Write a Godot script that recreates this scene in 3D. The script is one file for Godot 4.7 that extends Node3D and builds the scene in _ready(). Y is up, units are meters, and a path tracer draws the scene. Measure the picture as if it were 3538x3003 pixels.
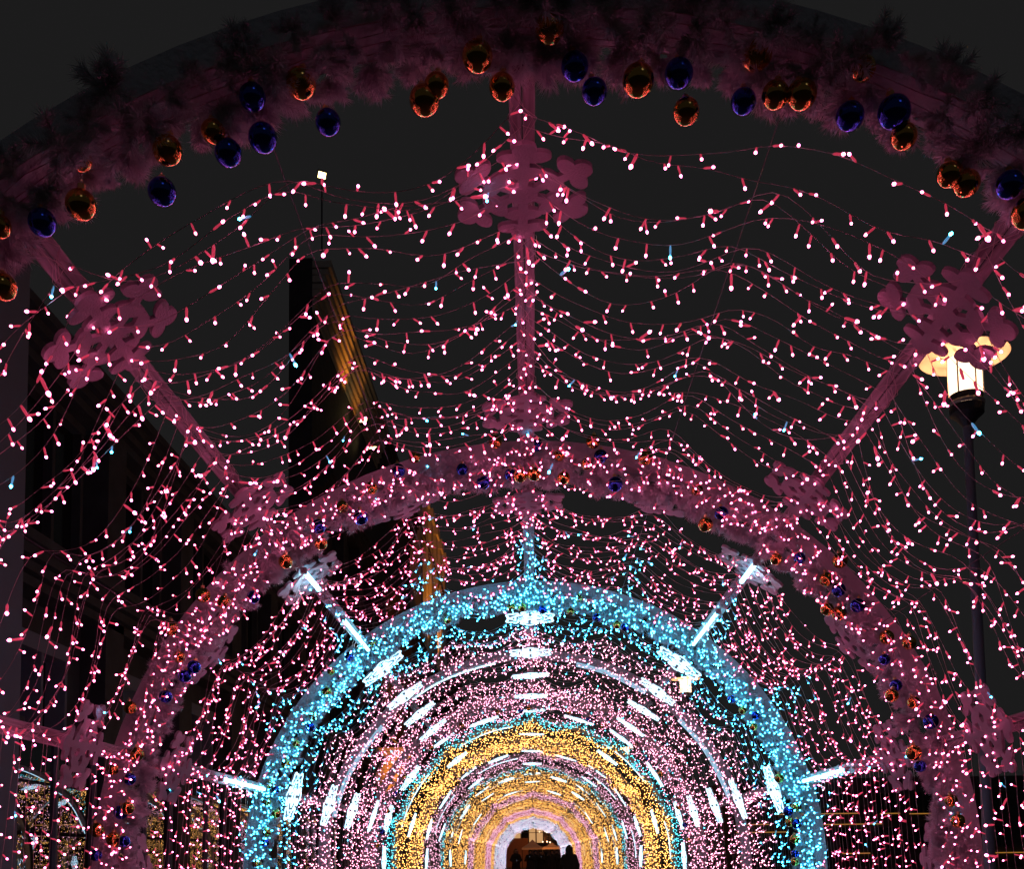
extends Node3D
# A tunnel of fairy lights at night: 28 arches along -z, nets of bulbs hung between them.

class Buf:
	var v := PackedVector3Array()
	var i := PackedInt32Array()
	var c := PackedColorArray()
	func tri(a: Vector3, b: Vector3, d: Vector3) -> void:
		var n := v.size()
		v.append(a); v.append(b); v.append(d)
		i.append(n); i.append(n + 1); i.append(n + 2)
	func quad(a: Vector3, b: Vector3, d: Vector3, e: Vector3) -> void:
		var n := v.size()
		v.append(a); v.append(b); v.append(d); v.append(e)
		for k in [0, 1, 2, 0, 2, 3]: i.append(n + k)
	func box(lo: Vector3, hi: Vector3, t := Transform3D()) -> void:
		var p := []
		for k in 8:
			p.append(t * Vector3(hi.x if k & 1 else lo.x, hi.y if k & 2 else lo.y, hi.z if k & 4 else lo.z))
		for f in [[0, 2, 3, 1], [4, 5, 7, 6], [0, 4, 6, 2], [1, 3, 7, 5], [2, 6, 7, 3], [0, 1, 5, 4]]:
			quad(p[f[0]], p[f[3]], p[f[2]], p[f[1]])
	func tube(pts: PackedVector3Array, r: float, sides := 3, closed := false, flat := 1.0) -> void:
		var n := pts.size()
		if n < 2: return
		var base := v.size()
		for k in n:
			var a: Vector3 = pts[(k - 1 + n) % n] if closed else pts[maxi(k - 1, 0)]
			var b: Vector3 = pts[(k + 1) % n] if closed else pts[mini(k + 1, n - 1)]
			var d := (b - a).normalized()
			var u := d.cross(Vector3.FORWARD if absf(d.z) < 0.8 else Vector3.RIGHT).normalized()
			var w := d.cross(u)
			for s in sides:
				var t := TAU * s / sides
				v.append(pts[k] + u * cos(t) * r + w * sin(t) * r * flat)
		for k in (n if closed else n - 1):
			for s in sides:
				var p0 := base + k * sides + s
				var p1 := base + k * sides + (s + 1) % sides
				var q0 := base + ((k + 1) % n) * sides + s
				var q1 := base + ((k + 1) % n) * sides + (s + 1) % sides
				for e in [p0, p1, q1, p0, q1, q0]: i.append(e)
	func lathe(prof: Array, sides: int, t := Transform3D()) -> void:
		var base := v.size()
		for p in prof:
			for s in sides:
				var a := TAU * s / sides
				v.append(t * Vector3(cos(a) * p[0], p[1], sin(a) * p[0]))
		for k in prof.size() - 1:
			for s in sides:
				var p0 := base + k * sides + s
				var p1 := base + k * sides + (s + 1) % sides
				var q0 := p0 + sides
				var q1 := p1 + sides
				for e in [p0, p1, q1, p0, q1, q0]: i.append(e)
	func into(m: ArrayMesh, smooth := false) -> ArrayMesh:
		if v.is_empty(): return m
		var a := []
		a.resize(Mesh.ARRAY_MAX)
		a[Mesh.ARRAY_VERTEX] = v
		a[Mesh.ARRAY_INDEX] = i
		if c.size() == v.size(): a[Mesh.ARRAY_COLOR] = c
		if smooth:
			var n := PackedVector3Array()
			n.resize(v.size())
			for k in range(0, i.size(), 3):
				var f := (v[i[k + 2]] - v[i[k]]).cross(v[i[k + 1]] - v[i[k]])
				n[i[k]] += f; n[i[k + 1]] += f; n[i[k + 2]] += f
			for k in n.size(): n[k] = n[k].normalized() if n[k].length() > 0.0 else Vector3.UP
			a[Mesh.ARRAY_NORMAL] = n
		m.add_surface_from_arrays(Mesh.PRIMITIVE_TRIANGLES, a)
		return m
	func mesh(mat: Material, smooth := false) -> ArrayMesh:
		var m := into(ArrayMesh.new(), smooth)
		if m.get_surface_count(): m.surface_set_material(0, mat)
		return m

const EYE := 1.5
const CY := 1.38        # height of the centre of every arch
const RO := 2.73        # outer radius of the arches
const Z0 := 3.17
const BAY := 3.456
const ARCHES := 28
const ORD := ["nearest", "second", "third", "fourth", "fifth", "sixth", "seventh", "eighth", "ninth", "tenth", "eleventh", "twelfth", "thirteenth", "fourteenth", "fifteenth", "sixteenth", "seventeenth", "eighteenth", "nineteenth", "twentieth", "twenty-first", "twenty-second", "twenty-third", "twenty-fourth", "twenty-fifth", "twenty-sixth", "twenty-seventh", "farthest"]
const NTH := ["first", "second", "third", "fourth", "fifth", "sixth", "seventh", "eighth", "ninth", "tenth", "eleventh", "twelfth", "thirteenth", "fourteenth", "fifteenth", "sixteenth", "seventeenth", "eighteenth", "nineteenth", "twentieth"]

var rng := RandomNumberGenerator.new()
var noise := FastNoiseLite.new()
var used := {}
var M := {}
var bulb_near := {}
var bulb_far := {}
var flake_mesh: ArrayMesh
var rope_mesh: ArrayMesh

func numbered(called: String) -> String:
	var n: int = used.get(called, 0)
	used[called] = n + 1
	return called if n == 0 else "%s_%03d" % [called, n]

func meta(o: Node3D, label: String, category: String, group := "", kind := "") -> Node3D:
	if label: o.set_meta("label", label)
	if category: o.set_meta("category", category)
	if group: o.set_meta("group", group)
	if kind: o.set_meta("kind", kind)
	return o

func thing(called: String, label: String, category: String, at := Vector3.ZERO, group := "") -> Node3D:
	var o := Node3D.new()
	o.name = numbered(called)
	o.position = at
	add_child(o, true)
	meta(o, label, category, group)
	return o

func part(called: String, m: Mesh, parent: Node3D, t := Transform3D(), stuff := false) -> MeshInstance3D:
	var o := MeshInstance3D.new()
	o.mesh = m
	o.transform = t
	if parent == self:
		o.name = numbered(called)
	else:
		var taken: Dictionary = parent.get_meta("_names", {})
		var n: int = taken.get(called, 0)
		taken[called] = n + 1
		parent.set_meta("_names", taken)
		o.name = called if n == 0 else "%s_%03d" % [called, n]
	if stuff: o.set_meta("kind", "stuff")
	parent.add_child(o, true)
	return o

func multi(called: String, m: Mesh, where: Array, parent: Node3D) -> void:
	if where.is_empty(): return
	var mm := MultiMesh.new()
	mm.transform_format = MultiMesh.TRANSFORM_3D
	mm.mesh = m
	mm.instance_count = where.size()
	for k in where.size():
		mm.set_instance_transform(k, where[k])
	var o := MultiMeshInstance3D.new()
	o.multimesh = mm
	var taken: Dictionary = parent.get_meta("_names", {})
	var n: int = taken.get(called, 0)
	taken[called] = n + 1
	parent.set_meta("_names", taken)
	o.name = called if n == 0 else "%s_%03d" % [called, n]
	o.set_meta("kind", "stuff")
	parent.add_child(o, true)

func lin(r: float, g: float, b: float) -> Color:
	return Color(r, g, b).linear_to_srgb()

func mat(called: String, c: Color, rough := 0.8, metal := 0.0) -> StandardMaterial3D:
	var m := StandardMaterial3D.new()
	m.resource_name = called
	m.albedo_color = c
	m.roughness = rough
	m.metallic = metal
	M[called] = m
	return m

func glow(called: String, c: Vector3, body := Color(0.8, 0.8, 0.8)) -> StandardMaterial3D:
	var m := mat(called, body, 0.3)
	var k := maxf(c.x, maxf(c.y, c.z))
	m.emission_enabled = true
	m.emission = lin(c.x / k, c.y / k, c.z / k)
	m.emission_energy_multiplier = k
	return m

func grain(freq: float, seed_: int, normal := false) -> NoiseTexture2D:
	var n := FastNoiseLite.new()
	n.seed = seed_
	n.frequency = freq
	n.fractal_octaves = 4
	var t := NoiseTexture2D.new()
	t.width = 256; t.height = 256
	t.seamless = true
	t.noise = n
	t.as_normal_map = normal
	return t

func arch_z(n: int) -> float:
	return -3.04 if n == 0 else -(Z0 + BAY * n)

func on_arch(deg: float, r: float, z: float) -> Vector3:
	var a := deg_to_rad(deg)
	return Vector3(cos(a) * r, CY + sin(a) * r, z)

# which colour of bulb hangs at this depth
func hue(z: float) -> String:
	var d := -z + rng.randf_range(-0.25, 0.25)
	var k := rng.randf()
	if d < 8.95: return "cyan" if k < 0.016 else "pink"
	if d < 10.9: return "cyan" if k < 0.975 else "pink"
	if d < 17.6: return "cyan" if k < 0.02 else "rose"
	if d < 18.8: return "teal"
	if d < 23.6: return "gold"
	if d < 28.2: return "soft_rose"
	if d < 29.3: return "teal"
	if d < 40.0: return "gold" if k < 0.4 else "soft_gold"
	if d < 44.0: return "soft_rose"
	if d < 54.5: return "soft_gold"
	if d < 62.0: return "soft_rose"
	if d < 67.0: return "soft_gold"
	return "white" if k < 0.3 else ("soft_teal" if k < 0.6 else "soft_rose")

func make_materials() -> void:
	var frost := mat("white_fabric", lin(0.5, 0.5, 0.52), 0.85)
	frost.normal_enabled = true
	frost.normal_texture = grain(0.03, 3, true)
	frost.normal_scale = 0.6
	frost.uv1_triplanar = true
	frost.uv1_scale = Vector3(3, 3, 3)
	var foam := mat("foam_board", lin(0.29, 0.23, 0.27), 0.7)
	foam.normal_enabled = true
	foam.normal_texture = grain(0.08, 5, true)
	foam.normal_scale = 0.35
	foam.uv1_triplanar = true
	foam.uv1_scale = Vector3(4, 4, 4)
	var wood := mat("painted_wood", lin(0.36, 0.34, 0.35), 0.75)
	var wt := grain(0.02, 8)
	var ramp := Gradient.new()
	ramp.set_color(0, Color(0.62, 0.62, 0.62)); ramp.set_color(1, Color(1, 1, 1))
	wt.color_ramp = ramp
	wood.albedo_texture = wt
	wood.uv1_triplanar = true
	wood.uv1_scale = Vector3(9, 9, 0.5)
	var tin := mat("tinsel", lin(0.7, 0.7, 0.72), 0.55)
	tin.backlight_enabled = true
	tin.backlight = Color(0.2, 0.2, 0.2)
	var wire := mat("clear_cable", lin(0.42, 0.36, 0.36), 0.35)
	wire.backlight_enabled = true
	wire.backlight = Color(0.5, 0.4, 0.4)
	mat("copper_glass", lin(0.7, 0.4, 0.085), 0.05, 1.0)
	mat("blue_glass", lin(0.035, 0.08, 0.5), 0.05, 1.0)
	mat("gold_cap", lin(0.7, 0.55, 0.25), 0.3, 1.0)
	glow("pink_tip", Vector3(15, 2.35, 5.5))
	glow("pink_body", Vector3(0.42, 0.025, 0.055), lin(0.5, 0.2, 0.25))
	glow("cyan_tip", Vector3(1.3, 16, 26))
	glow("cyan_body", Vector3(0.02, 0.24, 0.45), lin(0.3, 0.5, 0.6))
	glow("rose_tip", Vector3(9.5, 3.3, 5.0))
	glow("rose_body", Vector3(0.4, 0.08, 0.15), lin(0.5, 0.4, 0.45))
	glow("teal_tip", Vector3(0.5, 5.0, 6.2))
	glow("teal_body", Vector3(0.01, 0.12, 0.16), lin(0.1, 0.3, 0.3))
	glow("gold_tip", Vector3(12, 5.6, 1.25))
	glow("gold_body", Vector3(0.22, 0.065, 0.006), lin(0.3, 0.2, 0.08))
	glow("white_tip", Vector3(5.5, 5.9, 7.0))
	glow("white_body", Vector3(0.08, 0.09, 0.12), lin(0.3, 0.3, 0.3))
	glow("soft_rose_tip", Vector3(6.5, 2.9, 4.2))
	glow("soft_rose_body", Vector3(0.12, 0.03, 0.06), lin(0.3, 0.2, 0.25))
	glow("soft_gold_tip", Vector3(7.6, 3.6, 0.85))
	glow("soft_gold_body", Vector3(0.1, 0.03, 0.003), lin(0.3, 0.2, 0.08))
	glow("soft_teal_tip", Vector3(0.4, 3.6, 4.6))
	glow("soft_teal_body", Vector3(0.004, 0.04, 0.05), lin(0.1, 0.3, 0.3))
	glow("tube_glow", Vector3(1.7, 5.4, 7.0))
	glow("rope_glow", Vector3(1.0, 1.75, 2.1))
	glow("dim_rope_glow", Vector3(0.22, 0.5, 0.66))
	glow("lamp_glow", Vector3(2.4, 1.75, 1.15))
	glow("flood_glow", Vector3(8, 5.6, 2.2))
	glow("string_glow", Vector3(0.36, 0.15, 0.015))
	glow("window_glow", Vector3(0.55, 0.3, 0.12))
	glow("green_window_glow", Vector3(0.03, 0.05, 0.03))
	glow("phone_glow", Vector3(0.5, 0.7, 1.0))
	var enamel := mat("lamp_enamel", lin(0.26, 0.25, 0.25), 0.5)
	mat("grey_iron", lin(0.2, 0.19, 0.23), 0.6)
	mat("black_iron", lin(0.05, 0.05, 0.055), 0.5, 0.6)
	var stone := mat("facade_stone", lin(0.06, 0.055, 0.062), 0.85)
	var st := grain(0.015, 11)
	var sr := Gradient.new()
	sr.set_color(0, Color(0.75, 0.75, 0.75)); sr.set_color(1, Color(1, 1, 1))
	st.color_ramp = sr
	stone.albedo_texture = st
	stone.uv1_triplanar = true
	stone.uv1_world_triplanar = true
	stone.uv1_scale = Vector3(0.4, 0.4, 0.4)
	mat("grey_plaster", lin(0.17, 0.16, 0.2), 0.9)
	var glass := mat("shop_glass", lin(0.34, 0.35, 0.38), 0.0, 1.0)

	mat("floodlit_pale_stone", lin(0.42, 0.38, 0.33), 0.85)
	mat("dark_glass", lin(0.012, 0.012, 0.014), 0.08)
	var ground := mat("paving", lin(0.05, 0.05, 0.052), 0.75)
	ground.normal_enabled = true
	ground.normal_texture = grain(0.05, 21, true)
	ground.uv1_triplanar = true
	ground.uv1_world_triplanar = true
	mat("coat", lin(0.018, 0.017, 0.02), 0.9)
	mat("hair", lin(0.01, 0.008, 0.007), 0.7)
	mat("canvas", lin(0.7, 0.66, 0.6), 0.9)
	mat("brown_board", lin(0.3, 0.17, 0.12), 0.85)

func make_bulbs() -> void:
	for k in ["pink", "cyan", "rose", "teal", "gold", "white", "soft_rose", "soft_gold", "soft_teal"]:
		var b := Buf.new()
		b.lathe([[0.0014, 0.0], [0.0034, 0.004], [0.0042, 0.012], [0.0032, 0.032]], 6)
		var t := Buf.new()
		t.lathe([[0.003, 0.032], [0.0047, 0.0345], [0.0052, 0.038], [0.0034, 0.042], [0.0, 0.0445]], 6)
		var m := ArrayMesh.new()
		b.into(m); t.into(m)
		m.surface_set_material(0, M[k + "_body"])
		m.surface_set_material(1, M[k + "_tip"])
		bulb_near[k] = m
		var f := Buf.new()
		f.lathe([[0.0014, 0.0], [0.004, 0.012], [0.0036, 0.031]], 3)
		var o := Buf.new()
		o.lathe([[0.0, 0.031], [0.0066, 0.038], [0.0, 0.0455]], 4)
		var fm := ArrayMesh.new()
		f.into(fm); o.into(fm)
		fm.surface_set_material(0, M[k + "_body"])
		fm.surface_set_material(1, M[k + "_tip"])
		bulb_far[k] = fm

func ellipse(c: Vector2, rx: float, ry: float, turn: float, n := 14) -> PackedVector2Array:
	var p := PackedVector2Array()
	for k in n:
		var a := TAU * k / n
		p.append(c.rotated(turn) + Vector2(cos(a) * rx, sin(a) * ry).rotated(turn))
	return p

func make_flakes() -> void:
	# one sixth of the snowflake, cut off along the two rays half way to its neighbours
	var shapes := [ellipse(Vector2.ZERO, 0.052, 0.052, 0.0, 24), ellipse(Vector2(0, 0.13), 0.02, 0.13, 0.0), ellipse(Vector2(0, 0.118), 0.0705, 0.033, 0.0, 20),
		ellipse(Vector2(-0.048, 0.199), 0.047, 0.029, 0.0), ellipse(Vector2(0.048, 0.199), 0.047, 0.029, 0.0), ellipse(Vector2(0, 0.236), 0.043, 0.036, 0.0)]
	var poly: PackedVector2Array = shapes[0]
	for k in range(1, shapes.size()):
		var best := PackedVector2Array()
		for g in Geometry2D.merge_polygons(poly, shapes[k]):
			if g.size() > best.size(): best = g
		poly = best
	var wedge := PackedVector2Array([Vector2.ZERO, Vector2(0.5 * tan(PI / 6), 0.5), Vector2(-0.5 * tan(PI / 6), 0.5)])
	var cut := PackedVector2Array()
	for g in Geometry2D.intersect_polygons(poly, wedge):
		if g.size() > cut.size(): cut = g
	var tris := Geometry2D.triangulate_polygon(cut)
	var b := Buf.new()
	var r := Buf.new()
	var h := 0.008
	for arm in 6:
		var p := PackedVector2Array()
		for q in cut: p.append(q.rotated(TAU * arm / 6.0))
		for k in range(0, tris.size(), 3):
			for s in [h, -h]:
				b.tri(Vector3(p[tris[k]].x, p[tris[k]].y, s), Vector3(p[tris[k + 1]].x, p[tris[k + 1]].y, s), Vector3(p[tris[k + 2]].x, p[tris[k + 2]].y, s))
		var line := PackedVector3Array()
		var n := cut.size()
		var first := 0
		var onray := func(q: Vector2) -> bool: return absf(absf(q.x) - q.y * tan(PI / 6)) < 0.0004
		for k in n:
			if onray.call(cut[k]) and onray.call(cut[(k + 1) % n]): first = (k + 1) % n
		for j in n:
			var k := (first + j) % n
			var k2 := (k + 1) % n
			if onray.call(cut[k]) and onray.call(cut[k2]):
				line.append(Vector3(p[k].x, p[k].y, 0.016))
				if line.size() > 2: r.tube(line, 0.0065, 4)
				line = PackedVector3Array()
				continue
			b.quad(Vector3(p[k].x, p[k].y, h), Vector3(p[k2].x, p[k2].y, h), Vector3(p[k2].x, p[k2].y, -h), Vector3(p[k].x, p[k].y, -h))
			line.append(Vector3(p[k].x, p[k].y, 0.016))
		if line.size() > 2: r.tube(line, 0.0065, 4)
	flake_mesh = b.mesh(M.foam_board)
	var inner := PackedVector3Array()
	for k in 18: inner.append(Vector3(cos(TAU * k / 18) * 0.045, sin(TAU * k / 18) * 0.045, 0.016))
	r.tube(inner, 0.0065, 4, true)
	rope_mesh = r.mesh(M.rope_glow)

func flake_frame(deg: float, r: float, z: float) -> Transform3D:
	var a := deg_to_rad(deg)
	var inward := Vector3(-cos(a), -sin(a), 0)
	var y := Vector3(0, 0, -1)
	var x := y.cross(inward)
	var b := Basis(x, y, inward)
	b = b * Basis.from_euler(Vector3(rng.randf_range(-0.06, 0.06), rng.randf_range(-0.06, 0.06), rng.randf_range(-0.05, 0.05)))
	return Transform3D(b, on_arch(deg, r, z))

func add_flake(deg: float, r: float, z: float, label: String, lit: bool) -> void:
	if lit:
		var o := thing("snowflake_light", label, "snowflake light", Vector3.ZERO, "glowing white snowflakes along the tunnel")
		o.transform = flake_frame(deg, r, z)
		part("panel", flake_mesh, o)
		part("light_rope", rope_mesh, o)
	else:
		var o := part("snowflake", flake_mesh, self, flake_frame(deg, r, z))
		meta(o, label, "snowflake", "unlit foam snowflakes")

func side_word(deg: float) -> String:
	if absf(deg - 90.0) < 1.0: return "on the ridge beam"
	var s := "left" if deg > 90.0 else "right"
	var d := absf(deg - 90.0)
	return "on the %s %s beam" % [("upper" if d < 50.0 else "lower"), s]

# ---------- garland twigs
func make_twigs() -> Array:
	var out := []
	for k in 3:
		var b := Buf.new()
		for j in 170:
			var y := rng.randf_range(0.0, 0.08)
			var a := rng.randf() * TAU
			var lean := rng.randf_range(0.5, 1.1)
			var l := rng.randf_range(0.028, 0.046)
			var d := Vector3(cos(a) * sin(lean), cos(lean), sin(a) * sin(lean))
			var w := d.cross(Vector3(rng.randf_range(-1, 1), rng.randf_range(-1, 1), rng.randf_range(-1, 1))).normalized() * 0.0016
			var p := Vector3(0, y, 0)
			b.tri(p - w, p + w, p + d * l)
		out.append(b.mesh(M.tinsel))
	return out

func facing(d: Vector3) -> Basis:
	var y := d.normalized()
	var x := y.cross(Vector3(0.3, 0.1, 0.9)).normalized()
	var z := x.cross(y)
	return Basis(x, y, z)

func arch_points(r: float, z: float, step: float) -> PackedVector3Array:
	var p := PackedVector3Array()
	var y := 0.0
	while y < CY - 0.01:
		p.append(Vector3(r, y, z))
		y += 0.2
	var n := int(PI * r / step)
	for k in n + 1: p.append(on_arch(180.0 * k / n, r, z))
	y = CY - 0.2
	while y > -0.01:
		p.append(Vector3(-r, y, z))
		y -= 0.2
	return p

func garlanded(n: int) -> bool:
	return n < 3 or n % 2 == 0

func colour_word(z: float) -> String:
	var d := -z
	if d < 9: return "pink"
	if d < 11: return "cyan"
	if d < 17.6: return "rose"
	if d < 18.8: return "teal"
	if d < 23.6: return "gold"
	if d < 28.2: return "rose"
	if d < 40: return "gold"
	if d < 44: return "rose"
	if d < 54.5: return "gold"
	if d < 62: return "rose"
	if d < 67: return "gold"
	return "white"

func make_arch(n: int, twigs: Array) -> void:
	var z := arch_z(n)
	var look := "white fluffy garland arch" if garlanded(n) else "smooth white arch without garland"
	var lit: String = ["unlit on this side and nearly black", "washed in pink light", "washed in cyan light"][n] if n < 3 else "in %s light" % colour_word(z)
	var o := thing("light_arch", "%s, %s, %s from the front" % [look, lit, ORD[n]], "arch", Vector3(0, 0, z), "arches of the light tunnel")
	# wrapped box frame
	var b := Buf.new()
	var step := 0.16 if n < 8 else 0.4
	var outer := arch_points(RO, 0.0, step)
	var inner := arch_points(RO - 0.1, 0.0, step * (RO - 0.1) / RO)
	var hz := 0.08
	var m := mini(outer.size(), inner.size())
	var k_in := float(inner.size() - 1) / (m - 1)
	var k_out := float(outer.size() - 1) / (m - 1)
	for k in m - 1:
		var a := outer[roundi(k * k_out)]
		var a2 := outer[roundi((k + 1) * k_out)]
		var c := inner[roundi(k * k_in)]
		var c2 := inner[roundi((k + 1) * k_in)]
		var f := Vector3(0, 0, hz)
		b.quad(a + f, a2 + f, c2 + f, c + f)
		b.quad(a - f, c - f, c2 - f, a2 - f)
		b.quad(a - f, a2 - f, a2 + f, a + f)
		b.quad(c - f, c + f, c2 + f, c2 - f)
	part("frame", b.mesh(M.white_fabric), o)
	if n < 6:
		var cab := Buf.new()
		for j in 5:
			var pts := PackedVector3Array()
			for p in arch_points(RO - 0.105, 0.0, 0.12):
				pts.append(p + Vector3(rng.randf_range(-0.006, 0.006), rng.randf_range(-0.006, 0.006), -0.08 + 0.04 * j + rng.randf_range(-0.01, 0.01)))
			cab.tube(pts, 0.0016)
		part("cable", cab.mesh(M.clear_cable), o, Transform3D(), true)
	if garlanded(n):
		var lists := [[], [], []]
		# tufts: short twigs that burst from a centre set off the arch, so the outline is lobed
		var per: int = 18 if n < 3 else (9 if n < 7 else 5)
		var spacing: float = 0.04 if n < 3 else (0.075 if n < 7 else 0.15)
		var big: float = 0.92 if n < 3 else (1.1 if n < 7 else 1.6)
		var length := PI * 2.55 + 2.0 * CY
		var s := 0.0
		var gr := 2.635 if n == 0 else 2.6
		var turn := 0.0
		while s < length:
			var u := s + rng.randf_range(-0.02, 0.02)
			var p: Vector3
			var inward: Vector3
			var along: Vector3
			if u < CY:
				p = Vector3(gr, u, 0); inward = Vector3(-1, 0, 0); along = Vector3.UP
			elif u > length - CY:
				p = Vector3(-gr, length - u, 0); inward = Vector3(1, 0, 0); along = Vector3.DOWN
			else:
				var a := (u - CY) / (length - 2.0 * CY) * PI
				p = Vector3(cos(a) * gr, CY + sin(a) * gr, 0)
				inward = Vector3(-cos(a), -sin(a), 0)
				along = Vector3(-sin(a), cos(a), 0)
			p.z = 0.02
			turn = wrapf(turn + 1.35 + rng.randf_range(-0.35, 0.35), -1.9, 1.9)
			var off := (inward * cos(turn) + Vector3(0, 0, 1) * sin(turn)).normalized()
			var c := p + (inward * cos(turn) * 0.6 + Vector3(0, 0, 1) * sin(turn) * 1.25) * (0.05 + rng.randf_range(0.0, 0.045))
			var fat := rng.randf_range(0.7, 1.5)
			for j in per:
				var d := (off * 0.75 + Vector3(rng.randf_range(-1, 1), rng.randf_range(-1, 1) - 0.2, rng.randf_range(-1, 1)) * 0.8).normalized()
				lists[rng.randi() % 3].append(Transform3D(facing(d).scaled(Vector3.ONE * big * fat * rng.randf_range(0.6, 1.0)), c + d * 0.012))
			s += spacing
		for k in 3: multi("tinsel", twigs[k], lists[k], o)
		# bulbs wound into the garland
		if n > 0:
			var by := {}
			var count: int = [0, 150, 480][n] if n < 3 else 150
			for j in count:
				var deg := rng.randf_range(-8, 188)
				var d := (on_arch(deg, -1, 0) - Vector3(0, CY, 0) + Vector3(rng.randf_range(-1, 1), rng.randf_range(-1, 1), rng.randf_range(-0.2, 1.3))).normalized()
				var h := hue(z + 0.3) if n != 2 else "cyan"
				if not by.has(h): by[h] = []
				by[h].append(Transform3D(facing(d), on_arch(deg, 2.58 + rng.randf_range(-0.1, 0.12), 0.08 + rng.randf_range(0.02, 0.1)) + d * 0.05))
			for h in by: multi("bulb_string", bulb_near[h] if n < 3 else bulb_far[h], by[h], o)
	elif n < 16:
		# glowing ropes along the smooth arches; wide dim ones stand in for reflected blue light
		var spans := [[100, 128], [137, 166], [18, 44], [56, 77]] if n == 3 else [[98, 122], [35, 58], [140, 165], [0, 16]]
		for sp in spans:
			var pts := PackedVector3Array()
			for k in 14: pts.append(on_arch(lerpf(sp[0], sp[1], k / 13.0), RO - 0.125, 0.06 - 0.02 * sin(k * 0.6)))
			var t := Buf.new()
			var bright: bool = n > 3 or sp[0] == 100
			t.tube(pts, 0.011 if bright else 0.03, 6)
			part("light_rope", t.mesh(M.rope_glow if bright and n < 8 else M.dim_rope_glow), o)

# ---------- nets of bulbs
const HANG := [90.0, 71.5, 53.5, 35.0, 17.0]

func strand_path(side: int, row: int, z: float, n: int, step: float) -> PackedVector3Array:
	var out := PackedVector3Array()
	var r := 2.545
	var pts := []
	for k in ([0, 1, 2] if row == 0 else [2, 3, 4]):
		var a: float = HANG[k]
		var w := 0.035 if k % 2 == 0 else 0.12
		var p := on_arch(90.0 + side * (a - 90.0), r + 0.05 * noise.get_noise_2d(z * 90.0, a * 7.0 + side * 300), z)
		p.z += rng.randf_range(-w, w)
		p.x += rng.randf_range(-w, w) * 0.4
		p.y += rng.randf_range(-w, w) * 0.35
		pts.append(p)
	if row == 2:
		var top := on_arch(90.0 + side * (17.0 - 90.0), r, z)
		var down := PackedVector3Array()
		var y := top.y
		var k1 := rng.randf() * 100.0
		while y > 0.06:
			down.append(Vector3(top.x + side * 0.12 * (1.0 - y / top.y) + 0.025 * noise.get_noise_2d(y * 60.0, k1), y, z + 0.05 * noise.get_noise_2d(y * 50.0, k1 + 50.0)))
			y -= step
		return down
	var wob := rng.randf() * 1000.0
	var slack := noise.get_noise_2d(z * 45.0, row * 500.0 + side * 900.0)
	for k in 2:
		var p: Vector3 = pts[k]
		var q: Vector3 = pts[k + 1]
		var sag := (0.13 if row == 0 else 0.2) * (1.0 + 0.7 * slack + 0.45 * rng.randf_range(-1, 1))
		var drift := rng.randf_range(-0.15, 0.15) + 0.2 * noise.get_noise_2d(z * 40.0, k * 77.0 + side * 31.0)
		var m := maxi(4, int(p.distance_to(q) * 1.1 / step))
		for j in m + (1 if k == 1 else 0):
			var t := float(j) / m
			var s := p.lerp(q, t)
			var f := 4.0 * t * (1.0 - t)
			s.y -= sag * f
			s.z += drift * f + 0.055 * noise.get_noise_2d(t * 170.0, wob + k * 40.0)
			s.y += 0.05 * noise.get_noise_2d(t * 180.0, wob + 300.0 + k * 40.0)
			out.append(s)
	# the cable is stiff: round off the kinks where it hangs
	for pass_ in 3:
		var was := out.duplicate()
		for k in range(1, out.size() - 1): out[k] = was[k] * 0.5 + (was[k - 1] + was[k + 1]) * 0.25
	return out

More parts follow.
